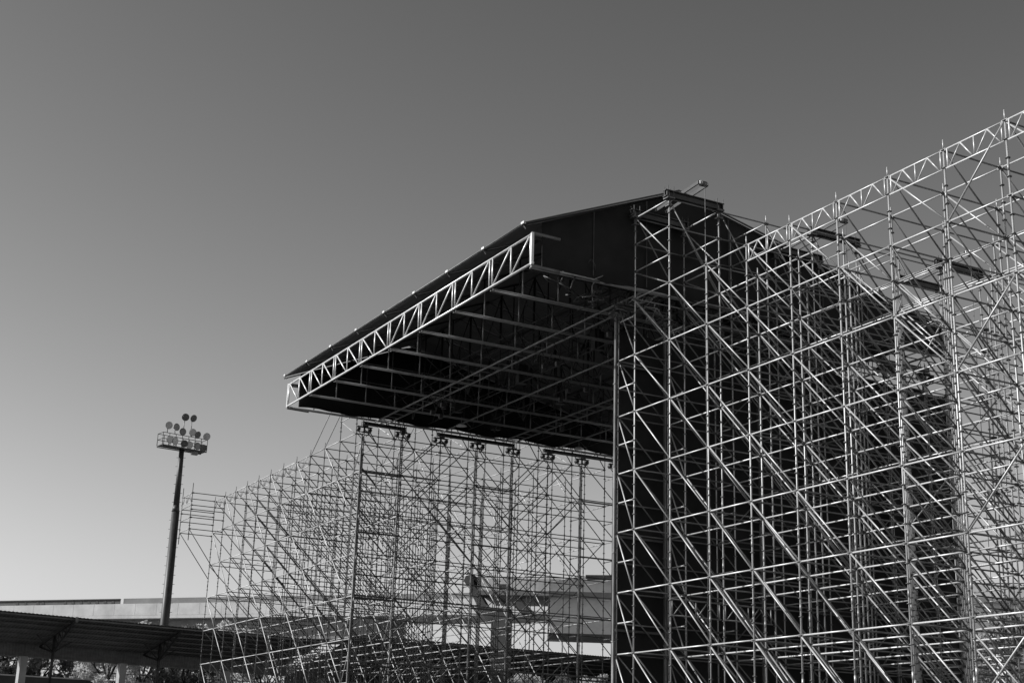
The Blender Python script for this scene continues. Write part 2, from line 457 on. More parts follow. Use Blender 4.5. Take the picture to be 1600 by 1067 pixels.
def gable(U, th, name):
    pts = [(-3.62, U, 18.0), (-3.66, U, roof_z(-3.66) - .06), (2, U, roof_z(2) - .06), (15.1, U, roof_z(15.1) - .06), (15.1, U, 18.0)]
    m = MB(); n1 = 36
    # cloth as a sheet with shallow folds
    for sd in (0, 1):
        for i in range(n1 + 1):
            V = -3.62 + 18.7 * i / n1
            for j in range(5):
                zt = roof_z(V) - .08; zb = 18.0 + .05 * math.sin(V * 1.7) - .02 * math.sin(V * 5)
                z = zb + (zt - zb) * j / 4
                y = U + .035 * math.sin(V * 2.1 + j * .6) * math.sin(j / 4 * math.pi * .8 + .2) + sd * th
                m.v.append(Vector((V, y, z)))
    o = (n1 + 1) * 5
    for i in range(n1):
        for j in range(4):
            q = (i * 5 + j, (i + 1) * 5 + j, (i + 1) * 5 + j + 1, i * 5 + j + 1)
            m.f.append(q); m.sm.append(True); m.f.append(tuple(o + k for k in reversed(q))); m.sm.append(True)
    for i in range(n1):
        for j in (0, 4): m.f.append((i * 5 + j, (i + 1) * 5 + j, o + (i + 1) * 5 + j, o + i * 5 + j)); m.sm.append(False)
    for i in (0, n1):
        for j in range(4): m.f.append((i * 5 + j, i * 5 + j + 1, o + i * 5 + j + 1, o + i * 5 + j)); m.sm.append(False)
    m.build(name, M['cloth'], roof)
gable(U0, .015, 'gable_cloth'); gable(U1 - .5, .015, 'gable_cloth')
for V in (-1.6, .6, 4.2, 6.4, 8.6, 10.8):
    m = MB(); zt = roof_z(V) - .1
    m.bar((V, U0 - .055, 18.1), (V, U0 - .055, zt), .035, .012, (0, 1, 0)); m.build('seam', M['dark_steel'], roof)
# poles that hold the edges of the roof sheet
m = MB(); m.tube((-4.37, U0 - .1, 19.44), (-4.37, U1 - .28, 19.44), .024); m.build('edge_pole', M['galv_shaded'], roof)
for U in (U0 - .08, U1 - .33):
    m = MB(); m.tube((-4.33, U, 19.46), (2, U, 22.07), .035); m.tube((2, U, 22.07), (15.2, U, 19.05), .035); m.build('rake_pole', M['galv_far'], roof)
for i in range(NB + 1):
    U = U0 + (U1 - .4 - U0) * i / NB
    m = MB(); m.box((-4.36, U, 19.46), (.045, .1, .04)); m.tube((-4.33, U + .09, 19.44), (-4.22, U + .09, 19.30), .016); m.build('edge_clamp', M['alu'], roof)
# front truss
VF = -4.0; ZT, ZB = 19.14, 18.08
m = MB(); m.tube((VF, U0, ZT), (VF, U1, ZT), .043); m.build('truss_top_chord', M['alu'], roof)
m = MB(); m.tube((VF, U0 - .1, ZB), (VF, U1 + .05, ZB), .043); m.build('truss_bottom_chord', M['alu'], roof)
web = (U1 - U0) / NB
for i in range(NB):
    a = U0 + web * i; b = a + web; mid = (a + b) / 2
    m = MB()
    for u in (a + .11, mid, b - .11): m.tube((VF, u, ZB), (VF, u, ZT), .031)
    if i < 4: segs = ((a + .16, ZT, mid - .04, ZB), (mid + .04, ZT, b - .16, ZB))
    else: segs = ((b - .16, ZT, mid + .04, ZB), (mid - .04, ZT, a + .16, ZB))
    # the braces fall outwards from the middle of the span
    for u, z, u2_, z2 in segs: m.tube((VF, u, z), (VF, u2_, z2), .03)
    m.build('truss_web', M['alu'], roof)
for u in (U0, U1): m = MB(); m.bar((VF, u, ZB - .05), (VF, u, ZT + .05), .09, .09, (0, 1, 0)); m.build('truss_end_post', M['alu'], roof)
# transverse trusses
for i in range(NB + 1):
    U = U0 + web * i + (.12 if i == 0 else (-.12 if i == NB else 0))
    m = MB()
    for dy in (-.09, .09): m.tube((VF + .05, U + dy, 18.0), (14.9, U + dy, 18.0), .034)
    V = VF + 1.3; k = 0
    while V < 14.8:
        m.tube((V, U, 18.0), (V, U, 19.05), .03)
        V += 1.475; k += 1
    m.build('cross_truss', M['truss_grey'], roof)
    m = MB(); m.tube((VF + .05, U, 19.05), (14.9, U, 19.02), .03)
    V = VF + 1.3; k = 0
    while V < 14.8:
        if k % 2 == 0 and V > VF + 2: m.tube((V - 1.47, U, 19.05), (V, U, 18.0), .02)
        if k % 2 == 1: m.tube((V, U, 19.05), (V, U, roof_z(V) - .1), .03)
        V += 1.475; k += 1
    m.build('upper_truss', M['dark_steel'], roof)  # shade under the roof sheet is carried by this dark colour
    m = MB(); m.tube((VF - .3, U, roof_z(VF - .3) - .06), (2, U, roof_z(2) - .08), .035); m.tube((2, U, roof_z(2) - .08), (15, U, roof_z(15) - .06), .035)
    m.build('rafter', M['dark_steel'], roof)
# cantilever struts at the front truss corners
for u in (U0, U1):
    for z in (ZB - .06, ZT + .05): m = MB(); m.tube((VF, u + .05, z), (VF + 1.1, u + .05, z - .02), .07); m.build('corner_strut', M['galv_shaded'], roof)
# longitudinal bearing beams, two of them twin ladder beams
for pair in ((.55, 1.2), (4.2,), (7.65, 8.3), (10.7,), (14.3,)):
    m = MB()
    for V in pair: m.tube((V, U0 + .2, 17.97), (V, U1, 17.97), .042)
    if len(pair) == 2:
        u = U0 + .5
        while u < U1: m.tube((pair[0], u, 17.97), (pair[1], u, 17.97), .022, 6); u += .75
    m.build('bearing_beam', M['truss_grey'], roof)
    m = MB(); u = U0 + .6; k = 0
    for V in pair: m.tube((V, U0 + .2, 18.9), (V, U1, 18.9), .03)
    while u < U1 - 1.4:
        V = pair[0]
        m.tube((V, u, 17.97), (V, u + 1.47, 18.9) if k % 2 else (V, u, 18.9), .02, 6); u += 1.47; k += 1
    m.build('beam_bracing', M['dark_steel'], roof)
# purlins and upright frames up under the sheet
for V in (-2.2, -.2, 2.0, 4.6, 7.2, 9.8, 12.4):
    m = MB(); m.tube((V, U0 + .1, roof_z(V) - .16), (V, U1 - .1, roof_z(V) - .16), .03); m.build('purlin', M['dark_steel'], roof)
for V in (1.9, 6.4, 10.8):
    m = MB(); u = U0 + web / 2; k = 0
    zt = roof_z(V) - .2
    while u < U1:
        m.tube((V, u, 18.0), (V, u, zt), .05)
        if u + web < U1: m.tube((V, u, 18.0), (V, u + web, zt), .025); m.tube((V, u, zt), (V, u + web, 18.0), .025)
        u += web; k += 1
    m.build('upright_frame', M['dark_steel'], roof)

q_ = random.Random(5)
for k in range(30):
    V = q_.choice((.55, 1.2, 4.2, 7.65, 8.3, 10.7, 12.)); U = q_.uniform(U0 + 1, U1 - 1)
    dz = q_.uniform(.25, .7); w_ = q_.uniform(.2, .35)
    m = MB(); a_ = Vector((V, U, 17.94)); 
    m.tube(a_, a_ + Vector((w_, 0, -dz)), .018, 6); m.tube(a_, a_ + Vector((-w_, 0, -dz)), .018, 6); m.tube(a_ + Vector((-w_, 0, -dz)), a_ + Vector((w_, 0, -dz)), .018, 6)
    m.box(a_ + Vector((w_ * .4, 0, -dz - .1)), (.09, .07, .1))
    m.build('chain_hoist', M['beam'], roof)
# coiled cables and ties where the roof meets the near tower
for k in range(16):
    m = MB(); p_ = Vector((q_.uniform(-2.5, 1.5), U0 + q_.uniform(.1, 1.2), q_.uniform(17.5, 18.1)))
    for t_ in range(5):
        n_ = p_ + Vector((q_.uniform(-.5, .5), q_.uniform(-.5, .5), q_.uniform(-.35, .3))); m.tube(p_, n_, .022, 6); p_ = n_
    m.build('loose_cable', M['truss_grey'] if k % 3 == 0 else M['beam'], roof)
# lattice of the deeper roof frames
for V in (3.2, 5.4, 9.4, 12.2):
    m = MB(); u = U0 + .2
    m.tube((V, U0 + .1, 18.15), (V, U1 - .1, 18.15), .03)
    zt = min(roof_z(V) - .3, 19.9); m.tube((V, U0 + .1, zt), (V, U1 - .1, zt), .03); k = 0
    while u < U1 - 1.2:
        m.tube((V, u, 18.15 if k % 2 else zt), (V, u + 1.18, zt if k % 2 else 18.15), .022, 6)
        if k % 2 == 0: m.tube((V, u, 18.15), (V, u, zt), .03, 6)
        u += 1.18; k += 1
    m.build('inner_lattice', M['dark_steel'], roof)
for k in range(11):
    U = U0 + 1.2 + k * 2.1; V = (3.3, 6.5, 9.5)[k % 3]
    m = MB(); m.box((V, U, 18.55), (.22, .16, .42)); m.tube((V, U, 18.9), (V, U, roof_z(V) - .2), .02, 6); m.build('motor_box', M['beam'], roof)

# ------------------------------------------------------------------ black side curtain of the stage
m = MB(); n1 = 120; YC = B * 8.5 + .24
for sd in (0, 1):
    for i in range(n1 + 1):
        V = -.02 + 15.75 * i / n1
        for j, z in enumerate((.1, 4, 8, 12, 16.7)):
            y = YC + .04 * math.sin(V * 4.4 + .8 * math.sin(j)) + .02 * math.sin(V * 9.7 + j) + sd * .012
            m.v.append(Vector((V, y, z + (.06 * math.sin(V * 2.8) if j == 4 else 0))))
o_ = (n1 + 1) * 5
for i in range(n1):
    for j in range(4):
        q = (i * 5 + j, (i + 1) * 5 + j, (i + 1) * 5 + j + 1, i * 5 + j + 1)
        m.f.append(q); m.sm.append(True); m.f.append(tuple(o_ + k for k in reversed(q))); m.sm.append(True)
    for j in (0, 4): m.f.append((i * 5 + j, (i + 1) * 5 + j, o_ + (i + 1) * 5 + j, o_ + i * 5 + j)); m.sm.append(False)
for i in (0, n1):
    for j in range(4): m.f.append((i * 5 + j, i * 5 + j + 1, o_ + i * 5 + j + 1, o_ + i * 5 + j)); m.sm.append(False)
tag(m.build('stage_curtain', M['cloth'], loc=(7.5, YC, 0)), 'tall black cloth wall hanging down the side of the stage behind the bright scaffolding', 'curtain')

# ------------------------------------------------------------------ work lamps hanging under the roof
for (x, y, V, tx) in ((722, 632, 4.2, 'near the middle of the far eave'), (905, 672, 11.5, 'close to the wide near column'), (598, 612, .9, 'close to the front corner of the roof')):
    d = ray(x, y); p = CAM + d * ((V - CAM.x) / d.x)
    p.z = min(p.z, 17.85)
    e = empty('work_lamp', p, 'small round work lamp under the black roof, ' + tx, 'lamp', 'work lamps under the roof')
    b = MB(); b.tube(p + Vector((0, 0, .12)), p + Vector((0, 0, .0)), .1, 14, .27); b.build('lamp_shade', M['alu'], e)
    b = MB(); b.tube(p + Vector((0, 0, .1)), p + Vector((.0, 0, .45)), .025); b.tube(p + Vector((0, 0, .45)), p + Vector((.55, 0, .0)), .02); b.tube(p + Vector((0, 0, .45)), (p.x, p.y, 18.05), .012, 6); b.build('bracket', M['galv_shaded'], e)

# ------------------------------------------------------------------ floodlight mast
mp = at_dist(257, 975, 128.); mx_, my_ = mp.x, mp.y
mast = empty('floodlight_mast', (mx_, my_, 0), 'tall dark floodlight mast with a railed lamp platform, left of the scaffolding', 'floodlight mast')
ZP = 28.6
m = MB(); m.tube((mx_, my_, 0), (mx_, my_, 22.9), .44, 16, .34); m.tube((mx_, my_, 22.9), (mx_, my_, 23.5), .34, 16, .27); m.tube((mx_, my_, 23.5), (mx_, my_, ZP), .27, 16, .22)
m.build('pole', M['mast'], mast)
for s_ in (-1, 1):
    m = MB(); z = 11.
    while z < 28.2:
        rr = .44 - .1 * min(z, 22.9) / 22.9 if z < 22.9 else .26
        dirv = Vector((r3.x, r3.y, 0)).normalized() * s_
        m.tube(Vector((mx_, my_, z)) + dirv * rr * .9, Vector((mx_, my_, z)) + dirv * (rr + .16), .018, 6); z += .8 if s_ > 0 else .8
    m.build('climbing_step', M['mast'], mast)
# platform direction follows the depth axis of the stage roughly
A = Vector((.985, .17, 0)); Nn = Vector((A.y, -A.x, 0)).normalized()   # Nn points to the camera side
if Nn.dot(CAM - Vector((mx_, my_, 0))) < 0: Nn = -Nn
C0 = Vector((mx_, my_, ZP)) + A * .0
Lh, D = 2.15, .55
m = MB(); m.box(C0, (Lh, D, .025), (A, Nn, Vector((0, 0, 1))))
for s_ in (-1, 1): m.bar(C0 + Nn * D * s_ - A * Lh + Vector((0, 0, -.1)), C0 + Nn * D * s_ + A * Lh + Vector((0, 0, -.06)), .06, .07)
m.build('platform', M['mast'], mast)
m = MB()
for h in (.55, 1.1):
    for s_ in (-1, 1):
        m.tube(C0 + Nn * D * s_ - A * Lh + Vector((0, 0, h)), C0 + Nn * D * s_ + A * Lh + Vector((0, 0, h)), .028, 6)
        m.tube(C0 + A * Lh * s_ - Nn * D + Vector((0, 0, h)), C0 + A * Lh * s_ + Nn * D + Vector((0, 0, h)), .028, 6)
for k in range(8):
    t = -Lh + 2 * Lh * k / 7
    for s_ in (-1, 1): m.tube(C0 + A * t + Nn * D * s_, C0 + A * t + Nn * D * s_ + Vector((0, 0, 1.1)), .03, 6)
m.build('railing', M['mast'], mast)
# round floodlights: along, height, tilt
lamps = [(-1.55, 1.75, .1), (-.75, 1.72, .5), (.05, 2.75, .2), (.9, 2.78, .1), (-.08, 1.4, -.6), (.95, 1.5, .2), (1.5, 1.35, .4), (2.45, 1.35, -.2),
         (-1.3, .5, 0.), (-.75, .45, .3), (.2, .35, .5), (.75, .3, .2), (1.6, .35, .6), (2.2, .25, .1)]
for i, (t, h, tl) in enumerate(lamps):
    ctr = C0 + A * (t * .93 - .3) + Nn * (D + .12) + Vector((0, 0, h))
    ax = (Nn + A * (.3 * math.sin(i * 2.3)) + Vector((0, 0, -.25 + .2 * math.sin(i * 1.7)))).normalized()
    o1 = MB(); o1.tube(ctr - ax * .26, ctr, .12, 18, .335); o1.tube(ctr - ax * .4, ctr - ax * .26, .1, 12, .12)
    foot = C0 + A * (t * .93 - .35) + Nn * D + Vector((0, 0, .05 if h < .7 else 1.1))
    o1.tube(ctr - ax * .3, foot, .035, 6)
    fo = o1.build('floodlight', M['lamp_body'], mast)
    g = MB(); g.tube(ctr + ax * .002, ctr + ax * .03, .315, 18, .29)
    go = g.build('lamp_glass', M['lamp_glass'] if i in (0, 5, 7, 8, 9, 11) else M['lamp_body'], fo)
m = MB(); m.box(C0 + A * 1.15 + Nn * .2 + Vector((0, 0, -.25)), (.28, .18, .14)); m.build('ballast_box', M['lamp_body'], mast)

# ------------------------------------------------------------------ ground, terrace and sky
m = MB(); m.box((0, 300, -.5), (1500, 1500, .5)); struct(m.build('ground', M['ground']))
ZTER = 6.2
m = MB(); m.box((25, 150.0, ZTER / 2 + .01), (260, 67, ZTER / 2)); struct(m.build('terrace', M['fill']))

# ------------------------------------------------------------------ platform canopies on the terrace
def canopy(label, p0, along, length, depth, zf, zr, ps, ys, back=None, tilt=0.):
    """p0 = front eave start (x,y); along = unit vector; the roof falls from zf at the front eave to zr at the back"""
    a = Vector((along[0], along[1], 0)).normalized(); b = Vector((-a.y, a.x, 0))
    if b.y < 0: b = -b
    Z = Vector((0, 0, 1)); p0 = Vector((p0[0], p0[1], 0))
    P = lambda s, d, z: p0 + a * s + b * d + Z * z
    e = empty('platform_canopy', P(length / 2, depth / 2, ZTER), label, 'canopy', 'canopies on the raised platform')
    m = MB(); pitch = .30; n = int(length / pitch); i0 = 0
    zf_ = lambda s: zf + tilt * s
    for sd in (0, 1):
        for i in range(2 * n + 1):
            s = i * pitch / 2; w = (.02 if i % 2 else -.02) - sd * .012
            m.v.append(P(s, -.05, zf_(s) + w)); m.v.append(P(s, depth, zr + tilt * s + w))
    o = (2 * n + 1) * 2
    for i in range(2 * n):
        q = (2 * i, 2 * i + 1, 2 * i + 3, 2 * i + 2); m.f.append(q); m.sm.append(False); m.f.append(tuple(o + k for k in reversed(q))); m.sm.append(False)
        m.f.append((2 * i, 2 * i + 2, o + 2 * i + 2, o + 2 * i)); m.sm.append(False)
        m.f.append((2 * i + 1, o + 2 * i + 1, o + 2 * i + 3, 2 * i + 3)); m.sm.append(False)
    m.build('roof', M['sheet'], e)
    m = MB()
    for d in (.15, 1.2, 2.3, 3.5, 4.7, 5.9):
        if d < depth:
            f = d / depth; z = zf + (zr - zf) * f - .14
            m.bar(P(.1, d, z + .03), P(length - .1, d, z + .03 + tilt * length), .07, .1)
    m.build('purlin', M['sheet'], e)
    m = MB(); n = int(length / .24)
    for sd in (0, 1):                # ribbed back fascia
        for i in range(2 * n + 1):
            s = i * .12; w = (.03 if i % 2 else -.03) + sd * .015
            m.v.append(P(s, depth + w, zr + .03 + tilt * s)); m.v.append(P(s, depth + w, zr - .95 + tilt * s))
    o = (2 * n + 1) * 2
    for i in range(2 * n):
        q = (2 * i, 2 * i + 1, 2 * i + 3, 2 * i + 2); m.f.append(q); m.sm.append(False); m.f.append(tuple(o + k for k in reversed(q))); m.sm.append(False)
        m.f.append((2 * i + 1, o + 2 * i + 1, o + 2 * i + 3, 2 * i + 3)); m.sm.append(False)
    m.bar(P(0, depth - .05, zr - 1.0), P(length, depth - .05, zr - 1.0 + tilt * length), .12, .1)
    m.build('fascia', M['sheet'], e)
    for s in ps:
        m = MB(); m.box(P(s, depth - .55, (ZTER + zr - 1.0 + tilt * s) / 2), (.27, .3, (zr - 1.0 + tilt * s - ZTER) / 2 - .02), (a, b, Z)); m.build('pillar', M['pillar'], e)
    for s in ys:
        m = MB(); zt = zr - .75 + tilt * s; d0 = depth * .55
        m.tube(P(s, d0, ZTER), P(s, d0, zt + 1.2), .12, 10)
        for ds, dd, dz in ((0, -d0 + .2, zf - .25 + tilt * s), (0, depth - .3 - d0, zr - .2 + tilt * s)):
            m.tube(P(s, d0, zt), P(s + ds, d0 + dd, dz), .08, 8)
        m.tube(P(s, d0, zt), P(s - 1.6, d0 - .6, zr + .4), .05); m.tube(P(s, d0, zt), P(s + 1.6, d0 + .6, zr + .2), .05)
        zz = lambda d: zf + (zr - zf) * d / depth + tilt * s - .2
        m.tube(P(s, .2, zz(.2)), P(s, depth - .2, zz(depth - .2)), .07)
        for t in (.2, .4, .6, .8):       # struts of the radial truss
            d = d0 * (1 - t) + .2 * t; lo = zt + (zf - .25 - zt) * t
            m.tube(P(s, d, lo), P(s, d, zz(d)), .04, 6); d2 = d + .7
            m.tube(P(s, d, lo), P(s, d2, zz(d2)), .04, 6)
        m.build('branching_post', M['dark_steel'], e)
    m = MB(); m.box(P(ys[0] if ys else 1, -.12, zf - .18), (.1, .06, .2), (a, b, Z)); m.build('bracket', M['coupler'], e)
    return e
e0 = at_z(0, 953, 12.); e1 = at_z(315, 982, 12.)
dirc = (e1 - e0).normalized()
pE = e0 - dirc * 16
perp = Vector((-dirc.y, dirc.x, 0)); perp = perp if perp.y > 0 else -perp
def s_of(x, y, dep):
    d = ray(x, y); t = (pE + perp * dep - CAM).dot(perp) / d.dot(perp)
    return (CAM + d * t - pE).dot(dirc)
canopy('dark corrugated platform roof with a pale pillar row, lower left beside the mast', (pE.x, pE.y), dirc, 44., 7.2, 12.0, 10.35,
       [s_of(38, 1012, 6.65), s_of(192, 1028, 6.65), s_of(38, 1012, 6.65) - 9.3, s_of(192, 1028, 6.65) + 9.3, s_of(192, 1028, 6.65) + 18.6],
       [s_of(83, 1018, 3.96) , s_of(248, 1030, 3.96), s_of(83, 1018, 3.96) + 19.5])
# more canopies further right, seen through the far wing and under the deck
canopy('low dark canopy roof seen through the far scaffolding, left of the splayed pier', (pE.x + 44, pE.y + 3.), (.995, .1), 44., 13., 12.3, 9.3, [4, 14, 24, 34], [9, 29])
canopy('dark canopy roof glimpsed through the right-hand scaffolding, beside the white house', (70., 70.), (.98, -.2), 66., 10., 13.4, 11.0, [4, 14, 24, 34, 44], [9, 29])

# boundary wall with a rail, behind the canopy
w0 = Vector((-30, 102.6, 0)); w1 = Vector((90, 105.5, 0))
wd = (w1 - w0).normalized()
bw = empty('boundary_wall', (0, 103.5, ZTER), 'low dark boundary wall with pale coping and thin rail, behind the canopy pillars', 'wall')
m = MB(); m.bar(w0 + Vector((0, 0, ZTER + 1.0)), w1 + Vector((0, 0, ZTER + 1.0)), .3, 2.1); m.build('wall', M['wall'], bw)
m = MB(); m.bar(w0 + Vector((0, 0, ZTER + 2.11)), w1 + Vector((0, 0, ZTER + 2.11)), .42, .11); m.build('coping', M['coping'], bw)
m = MB(); m.tube(w0 + Vector((0, 0, ZTER + 2.75)), w1 + Vector((0, 0, ZTER + 2.75)), .04, 6)
t = 0
while t < 120: p = w0 + wd * t; m.tube(p + Vector((0, 0, ZTER + 2.16)), p + Vector((0, 0, ZTER + 2.75)), .03, 6); t += 2.4
m.build('rail', M['dark_steel'], bw)

# ------------------------------------------------------------------ trees behind the wall
def crown_mesh(seed, rx, rz, n, leaf, mm):
    q = random.Random(seed); m = MB()
    cl = []
    for _ in range(26):
        th = q.uniform(0, 2 * math.pi); ph = math.acos(q.uniform(-1, 1)); rr = q.uniform(.45, 1.) ** .6
        cl.append((Vector((rx * rr * math.sin(ph) * math.cos(th), rx * rr * math.sin(ph) * math.sin(th), rz * rr * math.cos(ph))), q.uniform(.35, .75) * rx * .5))
    for _ in range(n):
        c, r = q.choice(cl)
        d = Vector((q.gauss(0, 1), q.gauss(0, 1), q.gauss(0, 1))); d = d.normalized() * r * q.uniform(.3, 1) ** .5
        p = c + d
        nrm = Vector((q.gauss(0, 1), q.gauss(0, 1), q.gauss(.4, 1))).normalized(); a = nrm.orthogonal().normalized(); b = nrm.cross(a)
        ang = q.uniform(0, 6.28); a, b = a * math.cos(ang) + b * math.sin(ang), b * math.cos(ang) - a * math.sin(ang)
        s = leaf * q.uniform(.6, 1.3)
        m.quad(p - a * s - b * s * .1, p - b * s * .55, p + a * s + b * s * .1, p + b * s * .55)
    return m.mesh('crown', mm)
def trunk_mesh(seed, h, spread):
    q = random.Random(seed); m = MB()
    p = Vector((0, 0, 0)); fork = h * .35
    m.tube(p, (0, .05, fork), .2, 8, .15)
    for k in range(6):
        th = k * 1.05 + q.uniform(-.3, .3); e = Vector((math.cos(th) * spread * q.uniform(.5, 1), math.sin(th) * spread * q.uniform(.5, 1), h * q.uniform(.75, 1.05)))
        mid = Vector((e.x * .45, e.y * .45, fork + (e.z - fork) * .55))
        m.tube((0, .05, fork - .1), mid, .12, 7, .08); m.tube(mid, e, .08, 6, .03)
        for _ in range(3):
            t = q.uniform(.2, .9); s = mid.lerp(e, t); m.tube(s, s + Vector((q.uniform(-.8, .8), q.uniform(-.8, .8), q.uniform(.3, 1.))), .04, 5, .012)
    return m.mesh('trunk', M['bark'])
crowns = {'l': [crown_mesh(s, 3.0, 2.6, 3900, .18, M['leaf_light']) for s in (1, 2)], 'd': [crown_mesh(s, 2.9, 2.5, 5200, .17, M['leaf_dark']) for s in (3, 4)]}
trunks = [trunk_mesh(s, 4.6, 2.0) for s in (11, 12, 13)]
# image x, distance, tone, scale, label
TR = [(-45, 134, 'd', 1.0, 'dark leafy tree cut by the left edge, behind the boundary wall'),
      (14, 130, 'd', .95, 'dark leafy tree left of the first pale pillar, behind the boundary wall'),
      (62, 131, 'd', .9, 'dark tree just right of the first pale pillar, behind the boundary wall'),
      (112, 138, 'l', 1.05, 'bright sunlit tree in the middle of the gap between the two pale pillars'),
      (168, 127, 'l', .95, 'pale tree with a dark forked trunk close to the second pale pillar'),
      (222, 134, 'l', 1.1, 'sunlit tree between the second pale pillar and the mast, its top above the canopy'),
      (285, 128, 'd', 1.0, 'dark dense tree just right of the mast foot, under the canopy'),
      (345, 140, 'l', 1.25, 'tree rising above the canopy behind the outer posts of the far scaffold'),
      (415, 136, 'l', .95, 'pale tree behind the lower far scaffold, left of the tall roof columns'),
      (500, 140, 'd', .9, 'darker tree behind the lower far scaffold, beside the roof column'),
      (820, 118, 'l', .5, 'small pale tree low behind the scaffolding, under the splayed bridge pier'),
      (880, 120, 'd', .5, 'small dark tree low behind the scaffolding, right of the splayed pier'),
      (935, 118, 'l', .5, 'small pale tree low beside the wide near column')]
for i, (x, dist, tone, s, lab) in enumerate(TR):
    p = at_dist(x, 1050, dist); base = Vector((p.x, p.y, ZTER))
    e = empty('leafy_tree', base, lab, 'tree', 'trees behind the boundary wall')
    t = child('trunk', trunks[i % 3], e, base); t.scale = (s,) * 3; t.rotation_euler = (0, 0, i * 1.9)
    c = child('crown', crowns[tone][i % 2], e, base + Vector((0, 0, 4.1 * s))); c.scale = (s, s, s); c.rotation_euler = (0, 0, i * 2.4)

# ------------------------------------------------------------------ elevated roads behind
def polyline_sweep(m, pts, prof):
    """sweep a closed profile [(across, z)] along a ground polyline; across is measured towards the far side"""
    n = len(prof); i0 = len(m.v)
    for k, p in enumerate(pts):
        a = pts[max(0, k - 1)]; b = pts[min(len(pts) - 1, k + 1)]
        d = Vector((b[0] - a[0], b[1] - a[1], 0)).normalized(); s = Vector((-d.y, d.x, 0))
        for ac, z in prof: m.v.append(Vector((p[0], p[1], p[2] if len(p) > 2 else 0)) + s * ac + Vector((0, 0, z)))
    for k in range(len(pts) - 1):
        for j in range(n):
            j2 = (j + 1) % n
            m.f.append((i0 + k * n + j, i0 + k * n + j2, i0 + (k + 1) * n + j2, i0 + (k + 1) * n + j)); m.sm.append(False)
    m.f.append(tuple(i0 + j for j in range(n))); m.sm.append(False)
    m.f.append(tuple(i0 + (len(pts) - 1) * n + j for j in reversed(range(n)))); m.sm.append(False)
    return m
ZV = 20.
v0 = at_z(0, 938, ZV); v1 = at_z(760, 925, ZV); vd = (v1 - v0).normalized()
va = v0 - vd * 50; vb = v1 + vd * 45
via = empty('viaduct', ((va.x + vb.x) / 2, (va.y + vb.y) / 2, ZTER), 'long pale concrete viaduct crossing level behind the canopy and the mast', 'viaduct')
pl = [(va.x, va.y), (vb.x, vb.y)]
L_v = (vb - va).length
vg = va + vd * (at_z(590, 929, ZV) - va).dot(vd)
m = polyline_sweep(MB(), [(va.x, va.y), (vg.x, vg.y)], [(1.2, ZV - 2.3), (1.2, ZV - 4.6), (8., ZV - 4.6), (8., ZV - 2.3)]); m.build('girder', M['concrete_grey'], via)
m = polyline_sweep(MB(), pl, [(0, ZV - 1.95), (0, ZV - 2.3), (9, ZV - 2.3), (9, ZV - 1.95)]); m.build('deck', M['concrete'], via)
sd = lambda x: (at_z(x, 937, ZV) - va).dot(vd)
m = MB(); nrm_ = Vector((-vd.y, vd.x, 0))
t = 0.
while t < L_v - .1:                   # parapet cast in bays with open joints
    t2 = min(t + 2.9, L_v); m.bar(va + vd * (t + .015) + nrm_ * .12 + Vector((0, 0, -1.27)), va + vd * (t2 - .015) + nrm_ * .12 + Vector((0, 0, -1.27)), .2, 1.32); t = t2
m.build('parapet', M['concrete'], via)
xs = sd(196)
m = MB(); m.bar(va + vd * 0 + nrm_ * .4 + Vector((0, 0, -.32)), va + vd * xs + nrm_ * .4 + Vector((0, 0, -.32)), .12, .5)
m.bar(va + nrm_ * .36 + Vector((0, 0, -.02)), va + vd * xs + nrm_ * .36 + Vector((0, 0, -.02)), .3, .09)
m.bar(va + nrm_ * .36 + Vector((0, 0, -.22)), va + vd * xs + nrm_ * .36 + Vector((0, 0, -.22)), .06, .05)
m.build('noise_barrier', M['barrier'], via)
for x_ in (10, 24, 45, 54, 92, 105, 119, 132, 146, 160, 173):
    t_ = (at_z(x_, 943, ZV - .6) - va).dot(vd); c_ = va + vd * t_ + nrm_ * .33 + Vector((0, 0, -.5))
    m = MB(); m.prism([c_ + vd * (.22 * math.cos(q_ * math.pi / 8)) + Vector((0, 0, .3 * math.sin(q_ * math.pi / 8))) for q_ in range(9)], nrm_ * -.03); m.build('drain_opening', M['beam'], via)
m = MB(); m.bar(va + vd * (xs + .6) + nrm_ * .3 + Vector((0, 0, -.29)), vb + nrm_ * .3 + Vector((0, 0, -.29)), .25, .62); m.build('upper_parapet', M['concrete_grey'], via)
for k, t in enumerate((8, 40, 72, (vg - va).length - 2)):
    if t < L_v:
        c = va + vd * t + nrm_ * 4.6
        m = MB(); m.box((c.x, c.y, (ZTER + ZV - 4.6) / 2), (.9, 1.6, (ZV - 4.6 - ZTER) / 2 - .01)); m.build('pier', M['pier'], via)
# nearer curved flyover with a splayed pier, seen through the far scaffolding
fp = [at_z(752, 902, 18.), at_z(860, 903, 18.), at_z(960, 906, 18.)]
fpts = [(fp[0].x, fp[0].y), (fp[1].x, fp[1].y), (fp[2].x, fp[2].y)]
d = Vector((fp[2].x - fp[1].x, fp[2].y - fp[1].y, 0)).normalized()
cur = Vector((fp[2].x, fp[2].y, 0)); ang = 0
for k in range(9):
    ang -= R(3.0); d2 = Vector((d.x * math.cos(ang) - d.y * math.sin(ang), d.x * math.sin(ang) + d.y * math.cos(ang), 0)); cur = cur + d2 * 7; fpts.append((cur.x, cur.y))
fly = empty('flyover', (fpts[2][0], fpts[2][1], ZTER), 'curved concrete flyover with a splayed pier, seen low through the far scaffolding', 'flyover')
m = polyline_sweep(MB(), fpts, [(0, 17.95), (0, 16.9), (.25, 16.9), (.25, 17.95)]); m.build('parapet', M['concrete'], fly)
m = polyline_sweep(MB(), fpts, [(-.15, 16.9), (-.15, 16.5), (8, 16.5), (8, 16.9)]); m.build('deck', M['concrete_grey'], fly)
